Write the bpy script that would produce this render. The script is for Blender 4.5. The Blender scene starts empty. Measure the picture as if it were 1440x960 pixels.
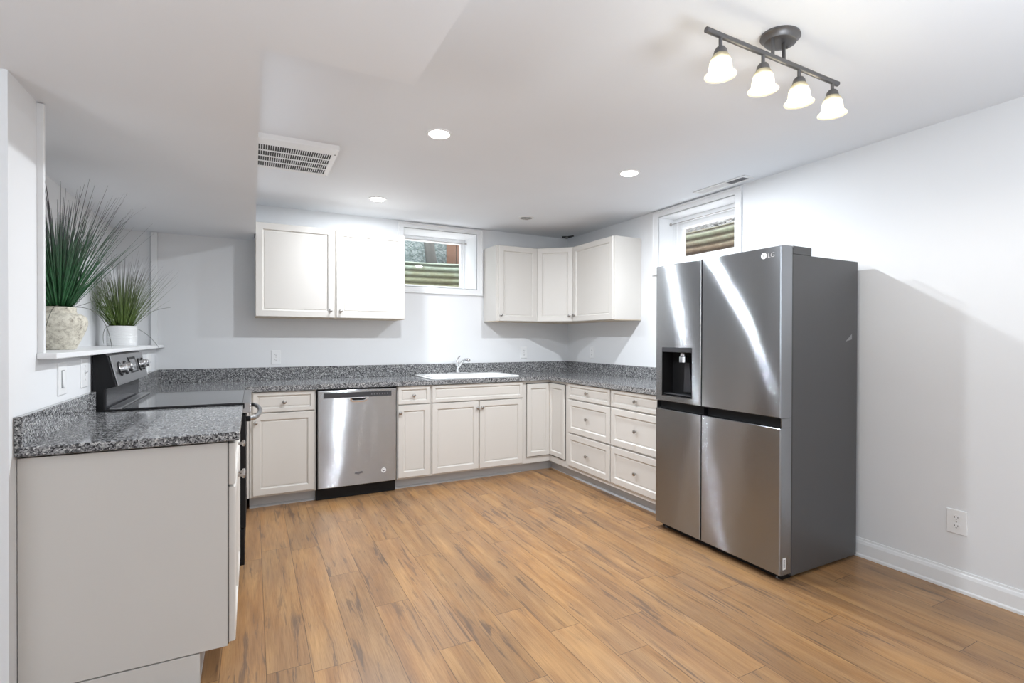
import bpy, bmesh, math, random
from mathutils import Vector, Matrix
S = bpy.context.scene
C = S.collection
PI = math.pi
R = math.radians

# ------------------------------------------------------------------ camera
cam_d = bpy.data.cameras.new('camera'); cam_d.lens = 17.686; cam_d.sensor_width = 36; cam_d.clip_start = .02
cam = bpy.data.objects.new('camera', cam_d); C.objects.link(cam)
yaw, pit, rol = R(27.266), R(-0.3118), R(0.162)
fw = Vector((math.sin(yaw)*math.cos(pit), math.cos(yaw)*math.cos(pit), math.sin(pit)))
rt = Vector((math.cos(yaw), -math.sin(yaw), 0)); up = rt.cross(fw)
rt2 = rt*math.cos(rol) + up*math.sin(rol)*1; up2 = up*math.cos(rol) - rt*math.sin(rol)
M = Matrix((rt2, up2, -fw)).transposed().to_4x4(); M.translation = Vector((-3.1503, -4.7449, 1.26))
cam.matrix_world = M
S.camera = cam

# ------------------------------------------------------------------ world, light, exposure
W = bpy.data.worlds.new('world'); S.world = W; W.use_nodes = True
bg = W.node_tree.nodes['Background']; bg.inputs[0].default_value = (.93, .96, 1, 1); bg.inputs[1].default_value = 4.6
S.view_settings.view_transform = 'Standard'; S.view_settings.look = 'None'
S.view_settings.exposure = 0.32; S.view_settings.gamma = 1; S.view_settings.use_curve_mapping = False
CAN_POWER = 28.0       # each recessed lamp
HEAD_POWER = 3.6       # each head of the track light

# two added fill lights, out of view behind the camera, turned to the ceiling
for (p, a, e) in (((-1.9, -5.25, .95), (-1.88, -5.33, 2.38), 40), ((-5.3, -5.3, .8), (-5.25, -5.38, 2.08), 50)):
    fl = bpy.data.lights.new('fill_light', 'AREA'); fl.shape = 'RECTANGLE'; fl.size = .9; fl.size_y = .9; fl.energy = e; fl.color = (.84, .925, 1)
    flo = bpy.data.objects.new('fill_light', fl); C.objects.link(flo)
    flo.location = p; flo.rotation_euler = (Vector(a)-flo.location).to_track_quat('-Z', 'Y').to_euler()

# ------------------------------------------------------------------ materials
def new_mat(name, col=(.8,.8,.8), rough=.5, metal=0, **kw):
    m = bpy.data.materials.new(name); m.use_nodes = True
    b = m.node_tree.nodes['Principled BSDF']
    b.inputs['Base Color'].default_value = (*col, 1); b.inputs['Roughness'].default_value = rough
    b.inputs['Metallic'].default_value = metal
    for k, v in kw.items(): b.inputs[k.replace('_', ' ')].default_value = v
    return m
def nd(m, t, **kw):
    n = m.node_tree.nodes.new(t)
    for k, v in kw.items(): setattr(n, k, v)
    return n
def lk(m, a, b): m.node_tree.links.new(a, b)
def bsdf(m): return m.node_tree.nodes['Principled BSDF']
def ramp(m, stops, interp='LINEAR'):
    r = nd(m, 'ShaderNodeValToRGB'); r.color_ramp.interpolation = interp
    el = r.color_ramp.elements
    while len(el) < len(stops): el.new(.5)
    for e, (p, c) in zip(el, stops): e.position = p; e.color = (*c, 1)
    return r
def noise(m, scale, detail=3, rough=.5, vec=None, dist=0):
    n = nd(m, 'ShaderNodeTexNoise'); n.inputs['Scale'].default_value = scale; n.inputs['Detail'].default_value = detail
    n.inputs['Roughness'].default_value = rough; n.inputs['Distortion'].default_value = dist
    if vec: lk(m, vec, n.inputs['Vector'])
    return n
def mapped(m, scale, coord='Object'):
    t = nd(m, 'ShaderNodeTexCoord'); mp = nd(m, 'ShaderNodeMapping'); mp.inputs['Scale'].default_value = scale
    lk(m, t.outputs[coord], mp.inputs[0]); return mp.outputs[0]
def bump(m, h, strength, dist=.01):
    b = nd(m, 'ShaderNodeBump'); b.inputs['Strength'].default_value = strength; b.inputs['Distance'].default_value = dist
    lk(m, h, b.inputs['Height']); lk(m, b.outputs[0], bsdf(m).inputs['Normal']); return b
def mathn(m, op, a, b=None, c=None):
    n = nd(m, 'ShaderNodeMath', operation=op)
    for i, v in enumerate((a, b, c)):
        if v is None: continue
        if isinstance(v, (int, float)): n.inputs[i].default_value = v
        else: lk(m, v, n.inputs[i])
    return n.outputs[0]
def mixc(m, blend, fac, a, b):
    n = nd(m, 'ShaderNodeMix', data_type='RGBA', blend_type=blend)
    for i, v in ((0, fac), (6, a), (7, b)):
        if isinstance(v, (int, float)): n.inputs[i].default_value = v
        elif isinstance(v, tuple): n.inputs[i].default_value = (*v, 1)
        else: lk(m, v, n.inputs[i])
    return n.outputs[2]

def paint(name, col, rough=.6, var=.02):
    m = new_mat(name, col, rough)
    v = mapped(m, (1, 1, 1)); n = noise(m, 1.2, 2, vec=v)
    r = ramp(m, [(.3, tuple(x*(1-var) for x in col)), (.7, tuple(min(1, x*(1+var)) for x in col))])
    lk(m, n.outputs[0], r.inputs[0]); lk(m, r.outputs[0], bsdf(m).inputs['Base Color'])
    f = noise(m, 260, 2, vec=v); bump(m, f.outputs[0], .05, .002)
    return m
M_wall = paint('wall_paint', (.80, .805, .815), .55)
M_ceil = paint('ceiling_paint', (.835, .86, .895), .7)
M_trim = paint('trim_paint', (.84, .845, .85), .35, .01)
M_cab = paint('cabinet_paint', (.66, .63, .59), .38, .012)
M_panel = paint('cabinet_side_laminate', (.62, .595, .56), .42, .02)
M_toe = paint('toe_kick_paint', (.50, .51, .52), .5, .03)
M_under = paint('cabinet_underside', (.62, .52, .40), .6, .03)
M_plate = paint('plate_plastic', (.86, .86, .86), .35, .005)
M_black = new_mat('black_plastic', (.010, .010, .011), .45)
bsdf(M_black).inputs['Specular IOR Level'].default_value = .22
M_slot = new_mat('slot_dark', (.03, .03, .03), .6)
M_knob = new_mat('brushed_nickel', (.42, .40, .38), .28, 1)
M_chrome = new_mat('chrome', (.75, .75, .76), .12, 1)
M_bronze = new_mat('dark_pewter_metal', (.16, .155, .155), .42, .75)
M_glassblack = new_mat('cooktop_glass', (.012, .012, .014), .06, 0, IOR=1.6)
M_gshine = new_mat('gloss_dark_panel', (.05, .05, .055), .15)
M_sink = new_mat('white_enamel', (.88, .88, .87), .15)
M_vinyl = new_mat('white_vinyl', (.86, .87, .88), .35)
M_gasket = new_mat('grey_gasket', (.25, .25, .26), .6)
M_fsteelside = new_mat('fridge_side_grey', (.10, .10, .102), .40, .3)
M_white = new_mat('white_ink', (.85, .85, .85), .5)
M_ink = new_mat('grey_ink', (.16, .16, .17), .4, .5)

def steel(name, col, rough, axis, amp, scale, seed, aniso=.9, rot=0.25, groove=.14):
    m = new_mat(name, col, rough, 1)
    b = bsdf(m)
    tc = nd(m, 'ShaderNodeTexCoord')
    # long brush lines running along the sheet (horizontal), fine across
    mp = nd(m, 'ShaderNodeMapping'); mp.inputs['Scale'].default_value = (3, 3, 900) 
    lk(m, tc.outputs['Object'], mp.inputs[0])
    n = noise(m, 1.0, 2, vec=mp.outputs[0])
    rr = nd(m, 'ShaderNodeMapRange'); rr.inputs[3].default_value = rough*.96; rr.inputs[4].default_value = rough*1.04
    lk(m, n.outputs[0], rr.inputs[0]); lk(m, rr.outputs[0], b.inputs['Roughness'])
    b.inputs['Anisotropic'].default_value = aniso; b.inputs['Anisotropic Rotation'].default_value = rot
    tg = nd(m, 'ShaderNodeTangent', direction_type='RADIAL', axis='Z')
    lk(m, tg.outputs[0], b.inputs['Tangent'])
    # slow waviness of the thin sheet, then the fine horizontal grooves of the brushed finish
    mp2 = nd(m, 'ShaderNodeMapping'); mp2.inputs['Scale'].default_value = scale; mp2.inputs['Location'].default_value = (seed, seed*.37, seed*.11)
    lk(m, tc.outputs['Object'], mp2.inputs[0])
    w = noise(m, 1.0, 1, .4, vec=mp2.outputs[0])
    bp = nd(m, 'ShaderNodeBump'); bp.inputs['Strength'].default_value = 1; bp.inputs['Distance'].default_value = amp
    lk(m, w.outputs[0], bp.inputs['Height'])
    gn = nd(m, 'ShaderNodeTexWhiteNoise', noise_dimensions='3D'); lk(m, tc.outputs['Object'], gn.inputs['Vector'])
    sl = mathn(m, 'MULTIPLY', mathn(m, 'TANGENT', mathn(m, 'MULTIPLY', mathn(m, 'SUBTRACT', gn.outputs['Value'], .5), PI*.905)), groove)
    cz = nd(m, 'ShaderNodeCombineXYZ'); lk(m, sl, cz.inputs[2])
    ad = nd(m, 'ShaderNodeVectorMath', operation='ADD'); lk(m, bp.outputs[0], ad.inputs[0]); lk(m, cz.outputs[0], ad.inputs[1])
    nm = nd(m, 'ShaderNodeVectorMath', operation='NORMALIZE'); lk(m, ad.outputs[0], nm.inputs[0]); lk(m, nm.outputs[0], b.inputs['Normal'])
    return m
M_steel = steel('fridge_stainless', (.36, .375, .395), .155, 'X', .012, (1.5, 1.5, 1.6), 3.1)
M_dwsteel = steel('dishwasher_stainless', (.41, .425, .445), .15, 'X', .010, (2.6, 2.6, 2.2), 7.7)
M_panelsteel = steel('range_stainless', (.46, .46, .47), .28, 'X', .0005, (2, 2, 2), 1.2, .5)

def granite():
    m = new_mat('speckled_grey_granite', rough=.085)
    v = mapped(m, (1, 1, 1))
    vo = nd(m, 'ShaderNodeTexVoronoi'); vo.inputs['Scale'].default_value = 215; lk(m, v, vo.inputs['Vector'])
    sp = nd(m, 'ShaderNodeSeparateColor'); lk(m, vo.outputs['Color'], sp.inputs[0])
    r = ramp(m, [(0, (.025,.025,.028)), (.16, (.075,.075,.08)), (.34, (.17,.17,.175)), (.55, (.29,.29,.295)), (.76, (.42,.42,.42)), (.92, (.62,.62,.61))], 'CONSTANT')
    lk(m, sp.outputs[0], r.inputs[0])
    n = noise(m, 900, 2, vec=v)
    r2 = ramp(m, [(.35, (.6,.6,.6)), (.65, (1.2,1.2,1.2))]); lk(m, n.outputs[0], r2.inputs[0])
    c = mixc(m, 'MULTIPLY', .6, r.outputs[0], r2.outputs[0])
    lk(m, c, bsdf(m).inputs['Base Color'])
    return m
M_granite = granite()

def floor_mat():
    m = new_mat('oak_plank_laminate', rough=.33)
    tc = nd(m, 'ShaderNodeTexCoord'); sx = nd(m, 'ShaderNodeSeparateXYZ'); lk(m, tc.outputs['Object'], sx.inputs[0])
    W_, L_ = .156, 1.22
    u = mathn(m, 'DIVIDE', mathn(m, 'ADD', sx.outputs[0], 3.105+.156*40), W_)
    row = mathn(m, 'FLOOR', u); fu = mathn(m, 'FRACT', u)
    wn = nd(m, 'ShaderNodeTexWhiteNoise', noise_dimensions='1D'); lk(m, row, wn.inputs['W'])
    v = mathn(m, 'ADD', mathn(m, 'DIVIDE', mathn(m, 'ADD', sx.outputs[1], 40.3), L_), wn.outputs[0])
    col = mathn(m, 'FLOOR', v); fv = mathn(m, 'FRACT', v)
    cv = nd(m, 'ShaderNodeCombineXYZ'); lk(m, row, cv.inputs[0]); lk(m, col, cv.inputs[1])
    w2 = nd(m, 'ShaderNodeTexWhiteNoise', noise_dimensions='3D'); lk(m, cv.outputs[0], w2.inputs['Vector'])
    # per-board shifted grain coordinates
    add = nd(m, 'ShaderNodeVectorMath', operation='MULTIPLY_ADD')
    lk(m, w2.outputs['Color'], add.inputs[0]); add.inputs[1].default_value = (37, 37, 37); lk(m, tc.outputs['Object'], add.inputs[2])
    mp = nd(m, 'ShaderNodeMapping'); mp.inputs['Scale'].default_value = (10, .8, 1); lk(m, add.outputs[0], mp.inputs[0])
    g = noise(m, 1.6, 6, .60, vec=mp.outputs[0], dist=.3)
    base = ramp(m, [(.25, (.255,.122,.046)), (.42, (.355,.182,.070)), (.58, (.435,.243,.100)), (.8, (.51,.305,.137))])
    lk(m, g.outputs[0], base.inputs[0])
    # dark weathered streaks
    mp2 = nd(m, 'ShaderNodeMapping'); mp2.inputs['Scale'].default_value = (24, 1.9, 1); lk(m, add.outputs[0], mp2.inputs[0])
    s = noise(m, 1.3, 6, .66, vec=mp2.outputs[0], dist=.6)
    sr = ramp(m, [(.0, (1,1,1)), (.385, (1,1,1)), (.45, (0,0,0))]); lk(m, s.outputs[0], sr.inputs[0])
    mp4 = nd(m, 'ShaderNodeMapping'); mp4.inputs['Scale'].default_value = (5, 1.6, 1); lk(m, add.outputs[0], mp4.inputs[0])
    big = noise(m, 1.0, 3, .6, vec=mp4.outputs[0]); br = ramp(m, [(.36, (.15,.15,.15)), (.58, (1,1,1))]); lk(m, big.outputs[0], br.inputs[0])
    c1 = mixc(m, 'MIX', mathn(m, 'MULTIPLY', mathn(m, 'MULTIPLY', sr.outputs[0], br.outputs[0]), .95), base.outputs[0], (.10,.062,.042))
    c1 = mixc(m, 'MIX', mathn(m, 'MULTIPLY', br.outputs[0], .50), c1, (.22,.135,.082))
    # fine grain
    mp3 = nd(m, 'ShaderNodeMapping'); mp3.inputs['Scale'].default_value = (260, 7, 1); lk(m, add.outputs[0], mp3.inputs[0])
    fg = noise(m, 1, 3, .6, vec=mp3.outputs[0]); fr = ramp(m, [(.3, (.72,.69,.66)), (.6, (1.08,1.08,1.08))]); lk(m, fg.outputs[0], fr.inputs[0])
    c2 = mixc(m, 'MULTIPLY', .7, c1, fr.outputs[0])
    tone = nd(m, 'ShaderNodeMapRange'); tone.inputs[3].default_value = .88; tone.inputs[4].default_value = 1.10; lk(m, w2.outputs['Value'], tone.inputs[0])
    tcol = nd(m, 'ShaderNodeCombineColor')
    for i in range(3): lk(m, tone.outputs[0], tcol.inputs[i])
    c3 = mixc(m, 'MULTIPLY', 1.0, c2, tcol.outputs[0])
    # seams
    du = mathn(m, 'MULTIPLY', mathn(m, 'MINIMUM', fu, mathn(m, 'SUBTRACT', 1.0, fu)), W_)
    dv = mathn(m, 'MULTIPLY', mathn(m, 'MINIMUM', fv, mathn(m, 'SUBTRACT', 1.0, fv)), L_)
    d = mathn(m, 'MINIMUM', du, dv)
    seam = mathn(m, 'LESS_THAN', d, .0013)
    c4 = mixc(m, 'MIX', mathn(m, 'MULTIPLY', seam, .85), c3, (.10,.055,.03))
    lk(m, c4, bsdf(m).inputs['Base Color'])
    h = mathn(m, 'SUBTRACT', mathn(m, 'MULTIPLY', fg.outputs[0], .25), seam)
    bump(m, h, .25, .002)
    return m
M_floor = floor_mat()

def emis(name, col, st):
    m = new_mat(name, col, .4); b = bsdf(m); b.inputs['Emission Color'].default_value = (*col, 1); b.inputs['Emission Strength'].default_value = st; return m
M_lens = emis('lamp_lens', (1, .98, .95), 9)
M_bulb = emis('bulb_glow', (1, .97, .88), 3.2)
def shade_mat():
    m = bpy.data.materials.new('frosted_shade_glass'); m.use_nodes = True; nt = m.node_tree; nt.nodes.clear()
    o = nt.nodes.new('ShaderNodeOutputMaterial'); tr = nt.nodes.new('ShaderNodeBsdfTranslucent'); df = nt.nodes.new('ShaderNodeBsdfPrincipled')
    tr.inputs[0].default_value = (.40, .37, .28, 1); df.inputs['Base Color'].default_value = (.46, .44, .36, 1); df.inputs['Roughness'].default_value = .3
    mx = nt.nodes.new('ShaderNodeMixShader'); mx.inputs[0].default_value = .5
    nt.links.new(df.outputs[0], mx.inputs[1]); nt.links.new(tr.outputs[0], mx.inputs[2]); tp = nt.nodes.new('ShaderNodeBsdfTransparent'); mz = nt.nodes.new('ShaderNodeMixShader'); mz.inputs[0].default_value = .25
    nt.links.new(mx.outputs[0], mz.inputs[1]); nt.links.new(tp.outputs[0], mz.inputs[2]); nt.links.new(mz.outputs[0], o.inputs[0])
    return m
M_shade = shade_mat()
def glass_mat():
    m = bpy.data.materials.new('window_glass'); m.use_nodes = True; nt = m.node_tree; nt.nodes.clear()
    o = nt.nodes.new('ShaderNodeOutputMaterial'); t = nt.nodes.new('ShaderNodeBsdfTransparent'); g = nt.nodes.new('ShaderNodeBsdfGlossy')
    g.inputs['Roughness'].default_value = .02; fr = nt.nodes.new('ShaderNodeFresnel'); fr.inputs[0].default_value = 1.45
    mx = nt.nodes.new('ShaderNodeMixShader'); ge = nt.nodes.new('ShaderNodeNewGeometry'); mu = nt.nodes.new('ShaderNodeMath'); mu.operation = 'MULTIPLY'; sb = nt.nodes.new('ShaderNodeMath'); sb.operation = 'SUBTRACT'
    sb.inputs[0].default_value = 1; nt.links.new(ge.outputs['Backfacing'], sb.inputs[1]); nt.links.new(fr.outputs[0], mu.inputs[0]); nt.links.new(sb.outputs[0], mu.inputs[1])
    nt.links.new(mu.outputs[0], mx.inputs[0]); nt.links.new(t.outputs[0], mx.inputs[1]); nt.links.new(g.outputs[0], mx.inputs[2])
    nt.links.new(mx.outputs[0], o.inputs[0]); return m
M_glass = glass_mat()

# ------------------------------------------------------------------ mesh helpers
def BM(): return bmesh.new()
def finish(bm, smooth=None):
    bmesh.ops.remove_doubles(bm, verts=bm.verts, dist=1e-6)
    bmesh.ops.recalc_face_normals(bm, faces=bm.faces)
def obj(name, bm, mat, parent=None, smooth=False, kind=None, label=None, cat=None, group=None, bev=0, loc=None, seg=2):
    finish(bm)
    me = bpy.data.meshes.new(name); bm.to_mesh(me); bm.free()
    for mm in (mat if isinstance(mat, (list, tuple)) else [mat]): me.materials.append(mm)
    if smooth: me.shade_smooth()
    o = bpy.data.objects.new(name, me); C.objects.link(o)
    if parent: o.parent = parent
    if loc: o.location = loc
    if bev:
        b = o.modifiers.new('bevel', 'BEVEL'); b.width = bev; b.segments = seg; b.limit_method = 'ANGLE'; b.angle_limit = R(35)
    if smooth and smooth != 'full':
        try: me.set_sharp_from_angle(angle=R(40))
        except Exception: pass
    if kind: o['kind'] = kind
    if label: o['label'] = label
    if cat: o['category'] = cat
    if group: o['group'] = group
    return o
def thing(name, label, cat, loc=(0,0,0), rz=0, group=None):
    o = bpy.data.objects.new(name, None); C.objects.link(o); o.empty_display_size = .1
    o.location = loc; o.rotation_euler = (0, 0, rz); o['label'] = label; o['category'] = cat
    if group: o['group'] = group
    return o
def box(bm, x0, x1, y0, y1, z0, z1, mi=0):
    vs = [bm.verts.new((x, y, z)) for x in (x0, x1) for y in (y0, y1) for z in (z0, z1)]
    for f in ((0,1,3,2), (4,6,7,5), (0,4,5,1), (2,3,7,6), (0,2,6,4), (1,5,7,3)):
        fc = bm.faces.new([vs[i] for i in f]); fc.material_index = mi
    return bm
def bx(*a): return box(BM(), *a)
def rings(bm, rs, cap0=True, cap1=True):
    """rs: list of (x0,x1,z0,z1,y); lofts the rectangles one to the next"""
    L = []
    for (x0, x1, z0, z1, y) in rs:
        L.append([bm.verts.new(p) for p in ((x0, y, z0), (x1, y, z0), (x1, y, z1), (x0, y, z1))])
    for a, b in zip(L, L[1:]):
        for i in range(4):
            j = (i+1) % 4; bm.faces.new((a[i], a[j], b[j], b[i]))
    if cap0: bm.faces.new(L[0])
    if cap1: bm.faces.new(L[-1])
    return bm
def lathe(bm, prof, n=32, c=(0,0,0), axis='z', a0=0, a1=2*PI):
    """prof list of (r, h)"""
    Lr = []
    for r, h in prof:
        row = []
        for i in range(n):
            a = 2*PI*i/n
            if axis == 'z': p = (c[0]+r*math.cos(a), c[1]+r*math.sin(a), c[2]+h)
            elif axis == 'y': p = (c[0]+r*math.cos(a), c[1]+h, c[2]+r*math.sin(a))
            else: p = (c[0]+h, c[1]+r*math.cos(a), c[2]+r*math.sin(a))
            row.append(bm.verts.new(p))
        Lr.append(row)
    for a, b in zip(Lr, Lr[1:]):
        for i in range(n):
            j = (i+1) % n; bm.faces.new((a[i], a[j], b[j], b[i]))
    if prof[0][0] > 1e-6: bm.faces.new(Lr[0])
    if prof[-1][0] > 1e-6: bm.faces.new(Lr[-1])
    return bm
def tube(bm, pts, rad, n=12, caps=True):
    pts = [Vector(p) for p in pts]; rows = []
    rads = rad if isinstance(rad, (list, tuple)) else [rad]*len(pts)
    prev = None
    for i, p in enumerate(pts):
        t = (pts[min(i+1, len(pts)-1)] - pts[max(i-1, 0)]).normalized()
        if prev is None:
            u = t.orthogonal().normalized()
        else:
            u = (prev - t*prev.dot(t)).normalized()
        prev = u; w = t.cross(u)
        rows.append([bm.verts.new(p + (u*math.cos(2*PI*k/n) + w*math.sin(2*PI*k/n))*rads[i]) for k in range(n)])
    for a, b in zip(rows, rows[1:]):
        for i in range(n):
            j = (i+1) % n; bm.faces.new((a[i], a[j], b[j], b[i]))
    if caps: bm.faces.new(rows[0]); bm.faces.new(rows[-1])
    return bm
def prism(bm, poly, axis, a, b):
    """extrude 2D polygon along axis from a to b; poly coords are the two other axes in order"""
    def P(u, v, h): return {'x': (h, u, v), 'y': (u, h, v), 'z': (u, v, h)}[axis]
    A = [bm.verts.new(P(u, v, a)) for u, v in poly]; B = [bm.verts.new(P(u, v, b)) for u, v in poly]
    for i in range(len(poly)):
        j = (i+1) % len(poly); bm.faces.new((A[i], A[j], B[j], B[i]))
    bm.faces.new(A); bm.faces.new(B)
    return bm

# ------------------------------------------------------------------ setting
CEIL, SOF, XL, XN = 2.381, 2.078, -3.817, -4.075
XS = -3.131
# floor
obj('floor', bx(-6.4, .1, -6.4, .1, -.05, 0), M_floor, kind='structure')
# ceiling with a rectangular opening above the corner register hole is kept simple: one slab
obj('ceiling', bx(-6.4, .222, -6.4, .36, CEIL, CEIL+.1), M_ceil, kind='structure')
# lowered part of the ceiling: L-shaped box (soffit)
poly = [(XS, .0), (XS, -3.149), (-2.685, -3.149), (-2.685, -6.4), (-6.4, -6.4), (-6.4, .0)]
obj('ceiling_soffit', prism(BM(), poly, 'z', SOF, CEIL), M_ceil, kind='structure')

def wall_with_hole(name, axis, pos, thick, a0, a1, z1, h, mat):
    """axis 'y': wall in x-z plane between y=pos..pos+thick; h=(a,b,z0,z1) hole"""
    bm = BM(); a, b, hz0, hz1 = h
    def B(p0, p1, q0, q1):
        if axis == 'y': box(bm, p0, p1, pos, pos+thick, q0, q1)
        else: box(bm, pos, pos+thick, p0, p1, q0, q1)
    B(a0, a, 0, z1); B(b, a1, 0, z1); B(a, b, 0, hz0); B(a, b, hz1, z1)
    return obj(name, bm, mat, kind='structure')
W1 = (-1.872, -1.112, 1.760, 2.322)
W2 = (-2.207, -1.422, 1.880, 2.322)
wall_with_hole('wall_back', 'y', 0, .362, -4.3, .3, CEIL, W1, M_wall)
wall_with_hole('wall_right', 'x', 0, .222, -6.4, 0, CEIL, W2, M_wall)
# left wall: low wall carrying the shelf, taller recess behind it, and the full-height end
bm = BM(); box(bm, XN-.12, XL, -2.43, 0, 0, 1.183)
obj('wall_left', bm, M_wall, kind='structure')
obj('wall_left_recess', bx(XN-.12, XN, -2.43, 0, 1.183, SOF), M_wall, kind='structure')
obj('wall_left_end', bx(XN-.12, XL, -2.665, -2.43, 0, SOF), M_wall, kind='structure')
obj('wall_left_return', bx(-6.4, XN-.12, -2.665, -2.545, 0, SOF), M_wall, kind='structure')
obj('wall_front', bx(-6.5, .3, -6.5, -6.4, 0, CEIL), M_wall, kind='structure')
obj('wall_left_far', bx(-6.5, -6.4, -6.4, -2.545, 0, CEIL), M_wall, kind='structure')
# edge strips of the recess
obj('trim_1', bx(XL-.02, XL+.018, -2.432, -2.415, 1.205, SOF-.003), M_trim, kind='structure', bev=.002)
obj('trim_2', bx(XL-.03, XL+.010, -.030, -.001, 1.205, SOF-.003), M_trim, kind='structure', bev=.002)
# shelf board
bm = BM(); prism(bm, [(XN, -2.415), (XL, -2.415), (XL, -2.44), (XL+.055, -2.44), (XL+.055, -.002), (XN, -.002)], 'z', 1.184, 1.205)
obj('trim_3', bm, M_trim, kind='structure', bev=.003)
# baseboard, right
prof = [(0, 0), (-.018, 0), (-.018, .012), (-.014, .02), (-.014, .078), (-.010, .092), (-.007, .097), (-.005, .108), (0, .108)]
bm = BM(); prism(bm, prof, 'y', -6.4, -2.175)
obj('baseboard_right', bm, M_trim, kind='structure')
bm = BM(); prism(bm, [(-2.665, 0), (-2.679, 0), (-2.679, .08), (-2.670, .108), (-2.665, .108)], 'x', -6.4, XL)
obj('baseboard_left', bm, M_trim, kind='structure')

# ------------------------------------------------------------------ windows
def window(name, axis, hole, depth, fw_, label):
    """built in local coords: x along wall, y into the wall, z up; hole=(x0,x1,z0,z1)"""
    x0, x1, z0, z1 = hole
    rz = 0 if axis == 'y' else -PI/2
    loc = (0, 0, 0)
    if axis == 'x': x0, x1 = -hole[1], -hole[0]
    t = bpy.data.objects.new(name, None); C.objects.link(t); t.location = loc; t.rotation_euler = (0, 0, rz); t['kind'] = 'structure'
    t['label'] = label
    cw = .060
    # casing: flat boards with a raised outer back band
    bm = BM()
    rings(bm, [(x0-cw, x1+cw, z0-cw, z1+min(cw, CEIL-.012-z1), 0), (x0-cw, x1+cw, z0-cw, z1+min(cw, CEIL-.012-z1), -.020),
               (x0-cw+.012, x1+cw-.012, z0-cw+.012, z1+min(cw, CEIL-.012-z1)-.010, -.020), (x0-cw+.016, x1+cw-.016, z0-cw+.016, z1+min(cw, CEIL-.012-z1)-.013, -.013),
               (x0-.004, x1+.004, z0-.004, z1+.004, -.012), (x0, x1, z0, z1, -.010), (x0, x1, z0, z1, 0)], False, False)
    obj('window_casing', bm, M_trim, t)
    # reveal lining
    bm = BM()
    rings(bm, [(x0, x1, z0, z1, -.002), (x0, x1, z0, z1, depth), (x0+.004, x1-.004, z0+.004, z1-.004, depth), (x0+.004, x1-.004, z0+.004, z1-.004, -.002)], False, False)
    obj('window_lining', bm, M_vinyl, t)
    # vinyl frame
    f = fw_
    bm = BM(); y = depth-.05
    rings(bm, [(x0+.004, x1-.004, z0+.004, z1-.004, y+.05), (x0+.004, x1-.004, z0+.004, z1-.004, y), (x0+f*.45, x1-f*.45, z0+f*.45, z1-f*.45, y), (x0+f*.5, x1-f*.5, z0+f*.5, z1-f*.5, y+.012),
               (x0+f*.9, x1-f*.9, z0+f*.9, z1-f*.9, y+.012), (x0+f, x1-f, z0+f, z1-f, y+.022), (x0+f, x1-f, z0+f, z1-f, y+.05)], False, False)
    obj('window_frame', bm, M_vinyl, t)
    obj('window_pane', bx(x0+f-.002, x1-f+.002, y+.030, y+.034, z0+f-.002, z1-f+.002), M_glass, t)
    # thin tension rod near the head of the opening, ending in a small round bracket
    bm = BM(); tube(bm, [(x0+.005, y-.035, z1-.052), (x1-.005, y-.035, z1-.052)], .0035, 8)
    rod = obj('rod', bm, M_knob, t, smooth=True)
    for xx, s in ((x1-.004, -1), (x0+.004, 1)):
        bm = BM(); lathe(bm, [(.013, 0), (.013, .006*s), (.008, .010*s), (.005, .016*s)], 16, (xx, y-.035, z1-.052), 'x')
        obj('rod_bracket', bm, M_knob, t, smooth=True)
    return t
window('window_1', 'y', W1, .36, .055, 'small white basement window high on the back wall')
window('window_2', 'x', W2, .22, .10, 'small white basement window high on the right wall above the refrigerator')

# ------------------------------------------------------------------ outside: window wells and what stands behind them
def well_mat(name, c1, c2, c3, z0, z1, valley_shade=0):
    m = new_mat(name, c1, .55, .25)
    tc = nd(m, 'ShaderNodeTexCoord'); v = tc.outputs['Object']
    n = noise(m, 7, 4, .6, vec=v); n2 = noise(m, 60, 3, .7, vec=v)
    sx = nd(m, 'ShaderNodeSeparateXYZ'); lk(m, v, sx.inputs[0])
    hz = mathn(m, 'MULTIPLY', mathn(m, 'SUBTRACT', sx.outputs[2], z0), 1/(z1-z0))
    f = mathn(m, 'ADD', mathn(m, 'MULTIPLY', n.outputs[0], .8), mathn(m, 'MULTIPLY', hz, .6))
    r = ramp(m, [(.45, c1), (.68, c2), (.95, c3)]); lk(m, f, r.inputs[0])
    r2 = ramp(m, [(.35, (.75,.75,.75)), (.65, (1.15,1.15,1.15))]); lk(m, n2.outputs[0], r2.inputs[0])
    # darker tone in the corrugation valleys, painting in their shade
    sn = mathn(m, 'SINE', mathn(m, 'MULTIPLY', sx.outputs[2], 2*PI/.068)); vf = mathn(m, 'MULTIPLY', mathn(m, 'SMOOTH_MIN', mathn(m, 'MAXIMUM', mathn(m, 'ADD', sn, .1), 0), 1.0, .2), valley_shade)
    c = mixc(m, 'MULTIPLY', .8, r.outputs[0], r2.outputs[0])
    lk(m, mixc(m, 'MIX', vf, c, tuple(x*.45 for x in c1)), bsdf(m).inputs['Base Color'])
    return m
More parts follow.
